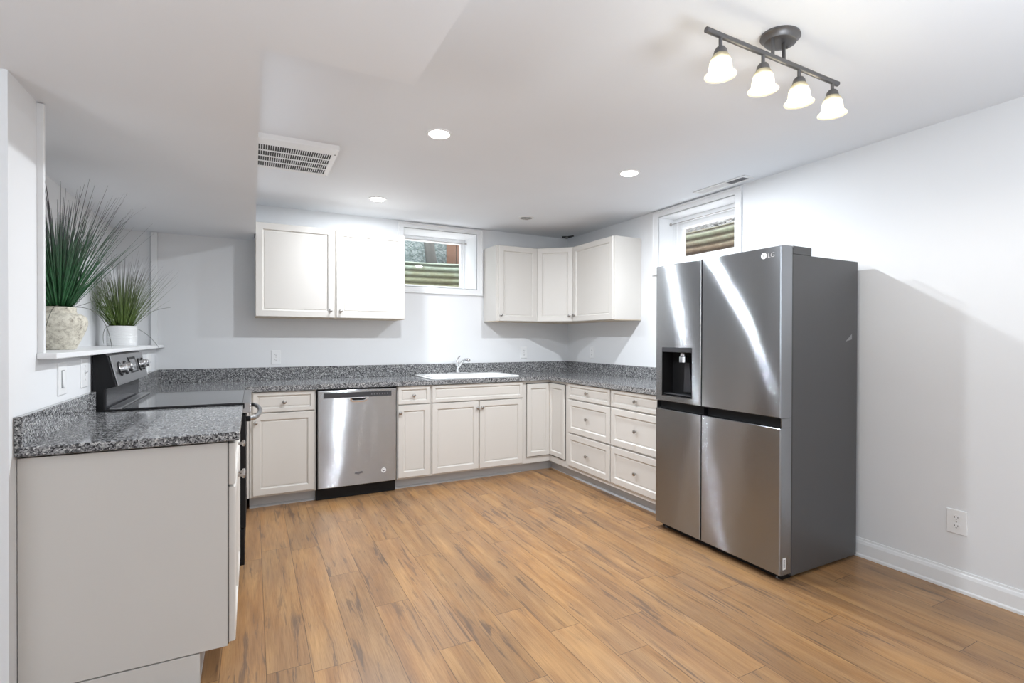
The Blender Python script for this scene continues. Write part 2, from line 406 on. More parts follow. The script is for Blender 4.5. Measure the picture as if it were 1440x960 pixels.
def well(label, cx, cy, r, rz, z0, z1, mat, wide=1.7):
    t = thing('window_well', label, 'window well', (cx, cy, z0), rz)
    bm = BM(); n = 40; rows = []
    k = int((z1-z0)/.0085)
    for i in range(k+1):
        z = (z1-z0)*i/k; rr = r + .017*math.sin(2*PI*z/.068)
        rows.append([bm.verts.new((rr*wide*math.cos(PI*j/n), rr*math.sin(PI*j/n), z)) for j in range(n+1)])
    for a, b in zip(rows, rows[1:]):
        for j in range(n): bm.faces.new((a[j], a[j+1], b[j+1], b[j]))
    w = obj('well_wall', bm, mat, t, smooth='full')
    s = w.modifiers.new('solid', 'SOLIDIFY'); s.thickness = .004; s.offset = 1
    bm = BM(); tube(bm, [(r*wide*math.cos(PI*j/n), r*math.sin(PI*j/n), z1-z0+.004) for j in range(n+1)], .010, 8)
    obj('rolled_rim', bm, mat, t, smooth=True)
    return t
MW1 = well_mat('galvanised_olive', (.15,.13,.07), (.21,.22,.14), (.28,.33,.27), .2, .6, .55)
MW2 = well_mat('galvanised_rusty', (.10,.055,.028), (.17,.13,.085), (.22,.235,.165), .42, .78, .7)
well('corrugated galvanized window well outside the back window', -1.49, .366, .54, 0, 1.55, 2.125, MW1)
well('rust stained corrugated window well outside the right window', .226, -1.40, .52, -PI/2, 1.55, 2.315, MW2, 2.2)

def stone_mat(name, cols, scale):
    m = new_mat(name, rough=.8); v = mapped(m, (1, 1, 1))
    vo = nd(m, 'ShaderNodeTexVoronoi'); vo.inputs['Scale'].default_value = scale; lk(m, v, vo.inputs['Vector'])
    sp = nd(m, 'ShaderNodeSeparateColor'); lk(m, vo.outputs['Color'], sp.inputs[0])
    r = ramp(m, [(i/(len(cols)), c) for i, c in enumerate(cols)]); lk(m, sp.outputs[0], r.inputs[0])
    lk(m, r.outputs[0], bsdf(m).inputs['Base Color']); bump(m, vo.outputs['Distance'], .6, .02)
    return m
M_slate = stone_mat('blue_grey_ground', [(.06,.08,.08), (.11,.145,.14), (.04,.06,.055), (.155,.185,.18)], 45)
M_gravel = stone_mat('gravel_ground', [(.02,.022,.022), (.045,.05,.05), (.05,.033,.022), (.09,.09,.085)], 40)
def bank(name, label, axis, a0, a1, d0, d1, z0, z1, mat, seed):
    """a slope of ground rising away from the house"""
    rnd = random.Random(seed); bm = BM(); nu, nv = 40, 24; rows = []
    for i in range(nv+1):
        row = []
        for j in range(nu+1):
            a = a0+(a1-a0)*j/nu; d = d0+(d1-d0)*i/nv; z = z0+(z1-z0)*(i/nv)**.8+rnd.uniform(-.012, .012)
            row.append(bm.verts.new((a, d, z) if axis == 'y' else (d, a, z)))
        rows.append(row)
    for a, b in zip(rows, rows[1:]):
        for j in range(nu): bm.faces.new((a[j], a[j+1], b[j+1], b[j]))
    o = obj(name, bm, mat, kind='structure', smooth='full'); 
    return o
bank('ground_bank', '', 'y', -3.2, 1.6, 1.16, 2.5, 2.12, 3.5, M_slate, 1)
bank('ground_bank', '', 'y', -3.2, 1.6, .93, 1.2, 2.08, 2.13, M_slate, 3)
bank('ground_bank', '', 'x', -4.2, .6, .91, 2.6, 2.28, 3.4, M_gravel, 2)
# grey weathered trunk and a brown board fence seen through the back window
M_bark = well_mat('grey_bark', (.05,.052,.046), (.07,.07,.064), (.085,.09,.08), 1.8, 3.0)
M_board = well_mat('reddish_boards', (.10,.05,.028), (.125,.066,.04), (.14,.08,.05), 1.8, 3.2)
bm = BM(); tube(bm, [(-1.235, 1.04, 2.08), (-1.262, 1.05, 2.25), (-1.29, 1.06, 2.5), (-1.32, 1.08, 3.0)], [.072, .066, .062, .055], 14)
obj('tree_trunk', bm, M_bark, smooth=True, label='grey tree trunk seen through the back window', cat='tree')
bm = BM()
for i in range(6): box(bm, -1.075+.125*i, -1.075+.125*i+.119, 1.00, 1.02, 2.095, 3.0)
fb = obj('board_fence', bm, M_board, bev=.004, label='reddish board fence seen through the right end of the back window', cat='fence')
# white stones heaped on the rim of the right hand well
rnd = random.Random(4)
bm = BM()
for i in range(60):
    a = -1.2-.9*rnd.random(); d = .84+.15*rnd.random(); s = .018+.02*rnd.random()
    bmesh.ops.create_icosphere(bm, subdivisions=1, radius=s, matrix=Matrix.Translation((d, a, 2.33+.05*rnd.random()+(d-.84)*.5)) @ Matrix.Diagonal((1, 1.3, .7, 1)))
st = obj('stone', bm, paint('chalky_stone', (.20, .20, .195), .8, .2), kind='stuff', label='white stones heaped on the rim of the right window well', cat='stones')

# ------------------------------------------------------------------ cabinet parts
def door_bm(x0, x1, z0, z1, fr=.052, t=.020, y=0.0):
    bm = BM()
    def r(i, yy): return (x0+i, x1-i, z0+i, z1-i, y+yy)
    rings(bm, [r(0, 0), r(0, -t+.004), r(.003, -t), r(fr-.003, -t), r(fr, -t+.004), r(fr+.004, -t+.0105), r(fr+.010, -t+.011), r(fr+.014, -t+.008), r(fr+.018, -t+.008)])
    return bm
def knob(parent, x, z, y=-.020, r=.0145):
    bm = BM(); lathe(bm, [(.0065, 0), (.0055, -.010), (.006, -.013), (r*.86, -.016), (r, -.021), (r*.9, -.026), (r*.5, -.0285), (0, -.029)], 20, (x, y, z), 'y')
    return obj('knob', bm, M_knob, parent, smooth=True)
def carcass(t, w, d, z0, z1, mat=M_cab, name='body'):
    return obj(name, bx(0, w, 0, d, z0, z1), mat, t, bev=.0015)
TK = .10
def base_cab(label, loc, rz, w, fronts, d=.585, stile=.0, tk=.06, group=None, z1=.868, name='base_cabinet', hollow=False):
    """fronts: list of (kind, x0, x1, z0, z1, knobs[(x,z)])"""
    t = thing(name, label, 'cabinet', loc, rz, group)
    if hollow:
        bm = BM(); box(bm, 0, .018, 0, d, TK-.012, z1); box(bm, w-.018, w, 0, d, TK-.012, z1); box(bm, .018, w-.018, 0, d, TK-.012, TK+.006); box(bm, .018, w-.018, 0, .018, TK+.006, z1)
        obj('body', bm, M_cab, t)
    else: carcass(t, w, d, TK-.012, z1)
    obj('toe_kick', bx(0.0, w, tk, tk+.016, 0, TK-.012), M_toe, t)
    bm = BM(); prism(bm, [(tk, 0), (tk-.012, 0), (tk-.010, .010), (tk, .018)], 'x', 0.0, w)
    obj('shoe_moulding', bm, M_toe, t)
    for (k, a, b, q0, q1, kn) in fronts:
        fr = .030 if (q1-q0) < .2 else .050
        o = obj('drawer' if k == 'drawer' else ('false_front' if k == 'false' else 'door'), door_bm(a, b, q0, q1, fr), M_cab, t)
        for (kx, kz) in kn: knob(o, kx, kz)
    return t
DZ = (.713, .862); PZ = (.103, .704)
XB = (-3.172, -2.715, -2.090, -1.800, -.900)
def lx(x0): return lambda x: x-x0
f = lx(XB[0])
base_cab('white base cabinet with one drawer and one door left of the dishwasher', (XB[0], -.61, 0), 0, XB[1]-XB[0],
    [('drawer', f(-3.150), f(-2.727), *DZ, [(f(-2.941), .784)]), ('door', f(-3.150), f(-2.727), *PZ, [(f(-3.132), .640)])])
f = lx(XB[2])
base_cab('narrow white base cabinet between the dishwasher and the sink cabinet', (XB[2], -.61, 0), 0, XB[3]-XB[2],
    [('drawer', f(-2.084), f(-1.810), *DZ, [(f(-1.955), .785)]), ('door', f(-2.084), f(-1.810), *PZ, [(f(-2.068), .644)])])
f = lx(XB[3])
base_cab('wide white two-door base cabinet under the sink', (XB[3], -.61, 0), 0, XB[4]-XB[3],
    [('false', f(-1.791), f(-.914), *DZ, []), ('door', f(-1.791), f(-1.359), *PZ, [(f(-1.375), .645)]), ('door', f(-1.350), f(-.914), *PZ, [(f(-1.330), .648)])], hollow=True)
# corner carousel cabinet (L shaped carcass, two leaves meeting in the inner corner)
t = thing('corner_base_cabinet', 'white corner base cabinet with folding door where back and right runs meet', 'cabinet', (-.61, -.61, 0))
YR = -.945
bm = BM(); prism(bm, [(XB[4]+.61, 0), (0, 0), (0, YR+.61), (.585, YR+.61), (.585, .585), (XB[4]+.61, .585)], 'z', TK-.012, .868)
obj('body', bm, M_cab, t, bev=.0015)
bm = BM(); prism(bm, [(XB[4]+.61, .06), (.06, .06), (.06, YR+.61), (.076, YR+.61), (.076, .076), (XB[4]+.61, .076)], 'z', 0, TK-.012); obj('toe_kick', bm, M_toe, t)
bm = BM(); box(bm, -.262, .004, -.003, .0, .147, .842); box(bm, -.003, .0, -.284, .004, .147, .842); obj('door_reveal', bm, M_slot, t)
o = obj('door', door_bm(-.256, -.004, .153, .834, .044, .018), M_cab, t)
bm = door_bm(.004, .278, .158, .838, .044, .018); bmesh.ops.rotate(bm, verts=bm.verts, cent=(0,0,0), matrix=Matrix.Rotation(-PI/2, 3, 'Z'))
o = obj('door', bm, M_cab, t)
# right hand drawer stacks
for (ya, yb, lab, kz) in ((-.945, -1.557, 'white three-drawer base cabinet next to the folding corner door', 1), (-1.557, -2.168, 'white three-drawer base cabinet partly behind the refrigerator', 2)):
    w = ya-yb; kx = w*.50
    g = lambda z: kx
    base_cab(lab, (-.61, ya, 0), -PI/2, w, [('drawer', .008, w-.008, .728, .862, [(kx, .797)]), ('drawer', .008, w-.008, .425, .716, [(kx, .576)]), ('drawer', .008, w-.008, .125, .412, [(kx, .263)])], name='drawer_cabinet')
# left run end cabinet, facing +X
XPF = -3.233    # its face plane
t = thing('base_cabinet', 'white end base cabinet in the left foreground with plain side panel', 'cabinet', (XPF, -2.595, 0), PI/2)
wE = 2.595-1.795
obj('body', bx(0, wE, 0, .58, .118, .872), M_cab, t, bev=.0015)
obj('side_panel', bx(-.014, -.001, .0, .582, .118, .874), M_panel, t, bev=.001)
obj('door_reveal', bx(-.0138, wE, -.0035, -.0002, .125, .870), M_slot, t)
obj('toe_panel', bx(-.012, .004, .088, .582, 0, .112), M_panel, t, bev=.001)
obj('toe_kick', bx(.004, wE, .088, .104, 0, .112), M_toe, t)
o = obj('drawer', door_bm(-.009, wE-.01, .716, .868, .030, .022, -.0035), M_cab, t); knob(o, wE*.5, .79, -.0255)
o = obj('door', door_bm(-.009, wE/2-.004, .13, .706, .05, .022, -.0035), M_cab, t); knob(o, wE/2-.03, .655, -.0255)
o = obj('door', door_bm(wE/2, wE-.01, .13, .706, .05, .022, -.0035), M_cab, t); knob(o, wE/2+.03, .655, -.0255)
# blind corner filler between range and back run
t = thing('corner_base_cabinet', 'white blind corner cabinet behind the range in the left back corner', 'cabinet', (-3.80, -.61, 0))
bm = BM(); prism(bm, [(0, -.405), (.60, -.405), (.60, 0), (.626, 0), (.626, .585), (0, .585)], 'z', .088, .868); obj('body', bm, M_cab, t, bev=.0015)
obj('toe_kick', bx(0, .54, -.400, .06, 0, .088), M_toe, t)

# wall cabinets
def wall_cab(label, loc, rz, w, z0, z1, doors, d=.303, name='wall_cabinet', side='both'):
    t = thing(name, label, 'cabinet', (loc[0], loc[1], z0), rz)
    h = z1-z0
    obj('body', bx(0, w, 0, d, .006, h), M_cab, t, bev=.0015)
    obj('bottom_panel', bx(.002, w-.002, .002, d, 0, .006), M_under, t)
    for (a, b, kn) in doors:
        o = obj('door', door_bm(a, b, .004, h-.003, .052), M_cab, t)
        for kx in kn: knob(o, kx, .062)
    return t
wc = wall_cab('white two-door wall cabinet left of the back window', (-3.134, -.305, 0), 0, 1.190, 1.427, 2.174,
    [(.003, .592, [.558]), (.607, 1.187, [.640])])
obj('side_bracket', bx(-.008, 0, .006, .020, .622, .680), M_gasket, wc, bev=.002)
UZ = (1.430, 2.176)
wall_cab('narrow white wall cabinet right of the back window', (-1.037, -.305, 0), 0, .457, *UZ, [(.022, .452, [.038])])
wall_cab('white wall cabinet on the right wall nearest its window', (-.305, -.568, 0), -PI/2, .637, *UZ, [(.008, .628, [.045])])
# diagonal corner wall cabinet
t = thing('corner_wall_cabinet', 'white diagonal wall cabinet in the back right corner', 'cabinet', (-.001, -.001, UZ[0]))
x_, y_ = -.579, -.567
poly = [(0, 0), (x_, 0), (x_, -.304), (-.304, y_), (0, y_)]
h = UZ[1]-UZ[0]
obj('body', prism(BM(), poly, 'z', .006, h), M_cab, t, bev=.0015)
obj('bottom_panel', prism(BM(), [(0, 0), (x_+.002, 0), (x_+.002, -.302), (-.306, y_+.002), (0, y_+.002)], 'z', 0, .006), M_under, t)
ang = math.atan2(y_+.304, -.304-x_); ln = math.hypot(y_+.304, -.304-x_)
def to_diag(bm):
    bmesh.ops.rotate(bm, verts=bm.verts, cent=(0,0,0), matrix=Matrix.Rotation(ang, 3, 'Z')); bmesh.ops.translate(bm, verts=bm.verts, vec=(x_, -.304, 0)); return bm
o = obj('door', to_diag(door_bm(.008, ln-.008, .004, h-.003, .052)), M_cab, t)
bm = BM(); r=.0145; lathe(bm, [(.0065, 0), (.0055, -.010), (.006, -.013), (r*.86, -.016), (r, -.021), (r*.9, -.026), (r*.5, -.0285), (0, -.029)], 20, (ln-.040, -.020, .064), 'y')
obj('knob', to_diag(bm), M_knob, o, smooth=True)

# ------------------------------------------------------------------ worktops
CT0, CT1 = .869, .906
t = thing('countertop', 'speckled grey granite worktop running around the back and right walls', 'countertop', (0, 0, CT0))
# slab built around the sink cut-out
sx0, sx1, sy0, sy1 = -1.765, -.935, -.565, -.085
bm = BM(); h = CT1-CT0; F = -.648
def slab(x0, x1, y0, y1): box(bm, x0, x1, y0, y1, 0, h)
slab(-3.80, -3.195, -1.018, F); slab(-3.80, sx0, F, -.002); slab(sx0, sx1, F, sy0); slab(sx0, sx1, sy1, -.002); slab(sx1, F, F, -.002); slab(F, -.002, F, -.002); slab(F, -.002, -2.170, F)
bmesh.ops.remove_doubles(bm, verts=bm.verts, dist=1e-5)
obj('slab', bm, M_granite, t)
sp = 1.013-CT0
obj('backsplash', bx(-3.798, -.002, -.022, -.002, h, sp), M_granite, t, bev=.001)
obj('backsplash', bx(-.022, -.002, -2.170, -.022, h, sp), M_granite, t, bev=.001)
obj('backsplash', bx(-3.815, -3.795, -1.018, -.002, h, sp), M_granite, t, bev=.001)
t = thing('countertop', 'short speckled granite worktop in the left foreground beside the range', 'countertop', (XL, -2.633, .882))
obj('slab', bx(.002, .623, 0, .838, 0, .032), M_granite, t, bev=.004)
obj('backsplash', bx(.002, .022, 0, .838, .032, .128), M_granite, t, bev=.001)

# ------------------------------------------------------------------ sink and faucet
t = thing('sink', 'white drop-in kitchen sink set in the back worktop', 'sink', (-1.35, -.32, CT1))
def rrect(x0, x1, y0, y1, r, z, n=6):
    pts = []
    for (cx, cy, a) in ((x1-r, y1-r, 0), (x0+r, y1-r, 90), (x0+r, y0+r, 180), (x1-r, y0+r, 270)):
        for i in range(n+1):
            q = R(a+90*i/n); pts.append((cx+r*math.cos(q), cy+r*math.sin(q), z))
    return pts
def loft(bm, loops, cap0=False, cap1=True):
    L = [[bm.verts.new(p) for p in lp] for lp in loops]
    for a, b in zip(L, L[1:]):
        for i in range(len(a)):
            j = (i+1) % len(a); bm.faces.new((a[i], a[j], b[j], b[i]))
    if cap0: bm.faces.new(L[0])
    if cap1: bm.faces.new(L[-1])
    return bm
bm = BM()
loft(bm, [rrect(-.435, .435, -.275, .275, .05, .0006), rrect(-.437, .437, -.277, .277, .052, .006), rrect(-.430, .430, -.270, .270, .05, .014), rrect(-.38, .38, -.235, .165, .06, .012),
          rrect(-.37, .37, -.225, .155, .06, -.004), rrect(-.35, .35, -.21, .14, .06, -.17), rrect(-.30, .30, -.17, .10, .05, -.185)])
obj('basin', bm, M_sink, t, smooth=True)
bm = BM(); lathe(bm, [(.0, .0), (.04, 0), (.043, .003)], 20, (0, -.03, -.184)); obj('drain', bm, M_chrome, t, smooth=True)
t = thing('faucet', 'chrome single-lever faucet standing behind the sink', 'faucet', (-1.36, -.105, CT1+.013))
bm = BM(); loft(bm, [rrect(-.12, .12, -.028, .028, .027, 0), rrect(-.12, .12, -.028, .028, .027, .006), rrect(-.11, .11, -.022, .022, .021, .011)], True); obj('base_plate', bm, M_chrome, t, smooth=True)
bm = BM(); lathe(bm, [(.027, .008), (.024, .02), (.021, .05), (.022, .075), (.020, .095), (.012, .105), (0, .108)], 24); obj('body', bm, M_chrome, t, smooth=True)
bm = BM(); tube(bm, [(0, -.005, .05), (.012, -.035, .088), (.022, -.075, .122), (.032, -.115, .140), (.040, -.15, .142), (.046, -.175, .134), (.048, -.182, .122)], [.013, .013, .013, .0135, .016, .016, .014], 14); obj('spout', bm, M_chrome, t, smooth=True)
bm = BM(); tube(bm, [(0, 0, .10), (-.006, .004, .122), (.004, .012, .145), (.026, .022, .163), (.036, .026, .168)], [.012, .010, .007, .0075, .006], 12); obj('lever', bm, M_chrome, t, smooth=True)

# ------------------------------------------------------------------ dishwasher
DW0 = -2.708; w = .604
t = thing('dishwasher', 'stainless dishwasher with pocket handle under the back worktop', 'dishwasher', (DW0, -.61, 0))
obj('body', bx(-.004, w+.010, .0, .56, .09, .866), M_black, t)
obj('toe_panel', bx(-.002, w+.004, .012, .05, .004, .092), M_black, t)
obj('rubber_seal', bx(-.0035, w+.006, -.016, 0, .108, .862), M_black, t)
bm = BM()
def dr(i, y, z0=.100, z1=.857): return (i, w-i, z0+i, z1-i, y)
rings(bm, [dr(0, -.016), dr(0, -.038), dr(.003, -.043), dr(.006, -.045)])
door = obj('door', bm, M_dwsteel, t)
def patch(x0, x1, z0, z1, y0, y1): return bx(x0, x1, y0, y1, z0, z1)
cp = obj('control_panel', patch(.040, .562, .796, .836, -.0470, -.0445), M_gshine, t, bev=.001)
for i in range(7):
    obj('button', patch(.40+.021*i, .408+.021*i, .810, .822, -.0474, -.0469), M_ink, cp)
# pocket handle: scooped lip below the dark strip
bm = BM()
loft(bm, [[(x, -.0452, z) for x, z in ((.225, .794), (.382, .794), (.365, .764), (.345, .756), (.262, .756), (.242, .764))],
          [(x, -.046, z) for x, z in ((.229, .792), (.378, .792), (.361, .767), (.343, .759), (.264, .759), (.246, .767))],
          [(x, -.0452, z) for x, z in ((.245, .790), (.362, .790), (.352, .776), (.340, .772), (.267, .772), (.255, .776))]], False, False)
hd = obj('handle', bm, M_chrome, t, smooth=True)
obj('handle_recess', prism(BM(), [(.245, .7905), (.362, .7905), (.352, .776), (.340, .772), (.267, .772), (.255, .776)], 'y', -.0456, -.0448), M_black, hd)
# swoosh badge with lettering line
bm = BM(); prism(bm, [(.272, .197), (.290, .206), (.305, .201), (.322, .209), (.338, .203), (.333, .192), (.315, .190), (.302, .181), (.290, .190), (.277, .190)], 'y', -.0462, -.0449)
obj('brand_badge', bm, M_ink, t)
bm = BM(); tube(bm, [(.272+.001*i, -.0453, .196+.010*math.sin(i*.11)) for i in range(0, 68, 4)], .0012, 6); obj('badge_swoosh', bm, M_chrome, t)
# round paper sticker
bm = BM(); lathe(bm, [(.020, 0), (.020, -.0008)], 28, (.500, -.0450, .195), 'y'); stk = obj('round_sticker', bm, M_white, t)
bm = BM(); prism(bm, [(.489, .190), (.500, .185), (.511, .192), (.509, .199), (.500, .194), (.494, .198)], 'y', -.0464, -.0457)
for a in range(5):
    q = R(35+28*a); lathe(bm, [(.0018, -.0010), (.0018, -.0014)], 8, (.500+.014*math.cos(q), -.0448, .195+.014*math.sin(q)), 'y')
obj('sticker_print', bm, M_ink, stk)

# ------------------------------------------------------------------ range (facing +X)
t = thing('electric_range', 'black and stainless electric range between the two left worktops', 'stove', (-3.80, -1.788, 0), 0)
YW = .762
obj('body', bx(.03, .585, .003, YW-.003, .09, .893), M_black, t)
obj('base_plinth', bx(.05, .56, .01, YW-.01, 0, .09), M_black, t)
# cooktop: black rim with chamfered corners, glass, stainless front trim
bm = BM(); prism(bm, [(.030, .0), (.612, .0), (.612, YW), (.090, YW), (.030, YW-.05)], 'z', .893, .921); obj('cooktop_frame', bm, M_black, t, bev=.003)
bm = BM(); box(bm, .10, .602, .012, YW-.012, .9205, .9235); obj('cooktop_glass', bm, M_glassblack, t, bev=.001)
obj('front_trim', bx(.602, .642, .004, YW-.004, .868, .922), M_panelsteel, t, bev=.004)
obj('rear_trim', bx(.050, .098, .01, YW-.01, .920, .931), M_panelsteel, t, bev=.003)
# oven door with window, storage drawer
od = obj('oven_door', bx(.587, .618, .006, YW-.006, .27, .862), M_black, t, bev=.004)
obj('oven_window', bx(.6175, .6195, .12, YW-.12, .40, .72), M_glassblack, od)
obj('storage_drawer', bx(.587, .612, .008, YW-.008, .075, .262), M_black, t, bev=.004)
bm = BM(); N = 22
pts = []
for i in range(N+1):
    s = i/N; y = .055+(YW-.11)*s; pts.append((.640+.048*math.sin(PI*s)**.55 if 0 < s < 1 else .622, y, .832))
tube(bm, pts, .0125, 12); hd = obj('oven_handle', bm, M_panelsteel, od, smooth=True)
for y in (.055, YW-.055):
    bm = BM(); tube(bm, [(.612, y, .832), (.640, y, .832)], .014, 10); obj('handle_mount', bm, M_black, hd, smooth=True)
# back guard: wide black side profile with raked control face
side = [(-.008, .905), (.034, .905), (.034, 1.018), (.080, 1.030), (.046, 1.174), (.038, 1.182), (-.002, 1.182), (-.010, 1.174)]
obj('backguard', prism(BM(), side, 'y', .0, YW), M_black, t, bev=.003)
# stainless control face
def face_pt(s, off=0):   # s 0..1 up the raked face
    a = Vector((.0805, 1.031)); b = Vector((.0475, 1.174)); p = a.lerp(b, s); n = Vector((b.y-a.y, -(b.x-a.x))).normalized(); return p+n*off
p0, p1, p2, p3 = face_pt(0, 0), face_pt(1, 0), face_pt(1, .006), face_pt(0, .006)
cf = obj('control_panel', prism(BM(), [tuple(p0), tuple(p1), tuple(p2), tuple(p3)], 'y', .012, YW-.004), M_panelsteel, t, bev=.002)
obj('riser_panel', bx(.034, .040, .012, YW-.004, .922, 1.018), M_gshine, t)
def face_box(name, y0, y1, s0, s1, o0, o1, mat, par, bev=.001):
    q = [face_pt(s0, o0), face_pt(s1, o0), face_pt(s1, o1), face_pt(s0, o1)]
    return obj(name, prism(BM(), [tuple(v) for v in q], 'y', y0, y1), mat, par, bev=bev)
fd = face_box('display', .35, .52, .28, .86, .005, .0085, M_black, cf)
M_lcd = new_mat('display_grey', (.16, .16, .165), .2)
face_box('display_screen', .37, .495, .34, .78, .008, .0095, M_lcd, fd, 0)
nrm = Vector((face_pt(.5, 1)-face_pt(.5, 0))); nz = math.atan2(nrm.x, nrm.y)
for y in (.13, .25, .605, .70):
    p = face_pt(.52, .006)
    bm = BM(); lathe(bm, [(.030, 0), (.030, .004), (.024, .006), (.022, .026), (.019, .030), (0, .031)], 28)
    box(bm, -.006, .006, -.024, .024, .022, .036)
    bmesh.ops.rotate(bm, verts=bm.verts, cent=(0,0,0), matrix=Matrix.Rotation(PI/2-math.atan2(nrm.y, nrm.x), 3, 'Y'))
    bmesh.ops.translate(bm, verts=bm.verts, vec=(p.x, y, p.y))
    kb = obj('control_knob', bm, M_chrome, cf, smooth=True, bev=.001)
    bm = BM(); lathe(bm, [(.036, 0), (.036, .003), (.033, .005)], 28)
    bmesh.ops.rotate(bm, verts=bm.verts, cent=(0,0,0), matrix=Matrix.Rotation(PI/2-math.atan2(nrm.y, nrm.x), 3, 'Y'))
    bmesh.ops.translate(bm, verts=bm.verts, vec=(p.x, y, p.y))
    obj('knob_skirt', bm, M_black, kb, smooth=True)

# ------------------------------------------------------------------ refrigerator (facing -X)
t = thing('refrigerator', 'large stainless four-door refrigerator with water dispenser on the right wall', 'refrigerator', (-.645, -2.180, 0), -PI/2)
FW_ = .902
obj('cabinet', bx(.004, FW_-.002, .004, .593, .020, 1.708), M_fsteelside, t, bev=.004)
obj('base_grille', bx(.02, FW_-.02, -.045, .02, .004, .040), M_black, t)
for x in (.05, FW_-.05):
    for y in (-.03, .54):
        bm = BM(); lathe(bm, [(.016, 0), (.016, .012), (.008, .014), (.008, .03)], 14, (x, y, 0)); obj('foot', bm, M_gasket, t, smooth=True)
SPL = .386
D0, D1 = -.006, -.096
def fdoor(name, x0, x1, z0, z1, top_handle=False, hole=None):
    bm = BM()
    rs = [(x0, x1, z0, z1, D0), (x0, x1, z0, z1, D1+.010), (x0+.0015, x1-.0015, z0+.0015, z1-.0015, D1+.004), (x0+.005, x1-.005, z0+.005, z1-.005, D1)]
    if hole: 
        a, b, c_, d = hole; rs += [(a, b, c_, d, D1), (a, b, c_, d, D1+.004)]
        rings(bm, rs, True, False)
    else: rings(bm, rs)
    return obj(name, bm, M_steel, t)
HZ = (.891, 1.207); HX = (.060, .315)
ZG0, ZG1 = .802, .853
dl = fdoor('upper_door', .001, SPL-.003, ZG1, 1.745, hole=(*HX, *HZ))
drr = fdoor('upper_door', SPL+.003, FW_, ZG1, 1.745)
def ldoor(x0, x1):
    # lower doors rise behind the grip recess to meet the upper ones
    bm = BM(); rings(bm, [(x0, x1, .040, ZG0, D0), (x0, x1, .040, ZG0, D1+.010), (x0+.0015, x1-.0015, .0415, ZG0-.0015, D1+.004), (x0+.005, x1-.005, .045, ZG0-.005, D1)])
    o = obj('lower_door', bm, M_steel, t)
    obj('grip_recess', bx(x0+.006, x1-.006, D1+.045, D0, ZG0+.0005, ZG1-.002), M_black, o)
    obj('grip_cheek', bx(x1-.006 if x1 > .5 else x0, x1 if x1 > .5 else x0+.006, D1+.012, D0, ZG0+.0005, ZG1-.002), M_steel, o)
    return o
ll = ldoor(.001, SPL-.003); lr = ldoor(SPL+.003, FW_)
obj('door_gap_gasket', bx(SPL-.003, SPL+.003, D1+.02, D0, .045, 1.742), M_black, t)
# hinge covers and top
obj('hinge_cover', bx(FW_-.115, FW_-.004, .010, .165, 1.708, 1.752), M_fsteelside, t, bev=.004)
obj('hinge_cover', bx(.004, .115, .010, .165, 1.708, 1.752), M_fsteelside, t, bev=.004)
for a, b in ((FW_-.06, FW_-.005), (.005, .06)):
    obj('hinge_bracket', bx(a, b, -.055, .012, 1.742, 1.750), M_gasket, t, bev=.002)
# dispenser: framed niche, dark walls, nozzle, paddle, tray
a, b = HX; c_, d = HZ
bm = BM(); rings(bm, [(a, b, c_, d, D1-.001), (a+.004, b-.004, c_+.004, d-.030, D1-.001), (a+.010, b-.008, c_+.010, d-.034, D1+.085)], False, True)
ds = obj('dispenser_niche', bm, M_black, dl)
obj('dispenser_panel', bx(a+.001, b-.001, D1-.0025, D1+.003, d-.030, d-.001), M_gshine, ds, bev=.001)
bm = BM(); lathe(bm, [(.030, 0), (.030, .035), (.024, .038), (.020, .060), (.010, .062)][::-1], 20, (a+.145, D1+.045, d-.094)); obj('nozzle', bm, M_chrome, ds, smooth=True)
bm = BM(); prism(bm, [(a+.125, c_+.03), (a+.195, c_+.03), (a+.170, d-.10), (a+.132, d-.10)], 'y', D1+.066, D1+.074); obj('paddle', bm, M_gshine, ds)
obj('drip_tray', bx(a+.012, b-.012, D1+.006, D1+.080, c_+.010, c_+.016), M_gshine, ds, bev=.001)
# round emblem and letters on the upper right door
bm = BM(); ex = .815; ez = 1.702
lathe(bm, [(.0165, 0), (.0165, -.0012)], 28, (ex-.012, D1+.0002, ez), 'y'); em = obj('emblem', bm, M_white, drr)
bm = BM(); box(bm, ex-.0145, ex-.013, D1-.0018, D1-.0008, ez-.005, ez+.006); box(bm, ex-.0145, ex-.009, D1-.0018, D1-.0008, ez-.006, ez-.0045)
lathe(bm, [(.0012, -.0010), (.0012, -.0018)], 8, (ex-.0185, D1, ez+.004), 'y'); obj('emblem_face', bm, M_ink, em)
M_letters = new_mat('light_grey_letters', (.50, .50, .51), .4)
cu = bpy.data.curves.new('letters', 'FONT'); cu.body = 'LG'; cu.size = .034; cu.extrude = .0006
tmp = bpy.data.objects.new('tmp', cu); C.objects.link(tmp); bpy.context.view_layer.update()
me = bpy.data.meshes.new_from_object(tmp.evaluated_get(bpy.context.evaluated_depsgraph_get())); C.objects.unlink(tmp); bpy.data.objects.remove(tmp)
me.transform(Matrix.Translation((ex+.010, D1-.0008, ez-.012)) @ Matrix.Rotation(PI/2, 4, 'X')); me.materials.clear(); me.materials.append(M_letters)
lo = bpy.data.objects.new('letters', me); C.objects.link(lo); lo.parent = drr
# bar code sticker low on the door edge, small transparent corner label on the side
bs = obj('sticker', bx(FW_, FW_+.0006, -.072, -.047, .068, .128), M_white, lr)
bm = BM()
for i in range(9): box(bm, FW_+.0006, FW_+.0010, -.066, -.053, .076+.005*i, .0785+.005*i)
obj('bar_code', bm, M_ink, bs)
M_tag = new_mat('grey_tag', (.28, .28, .285), .4)
bm = BM(); prism(bm, [(.475, 1.250), (.535, 1.262), (.535, 1.292)], 'x', FW_-.002, FW_-.0012); obj('side_sticker', bm, M_tag, t)

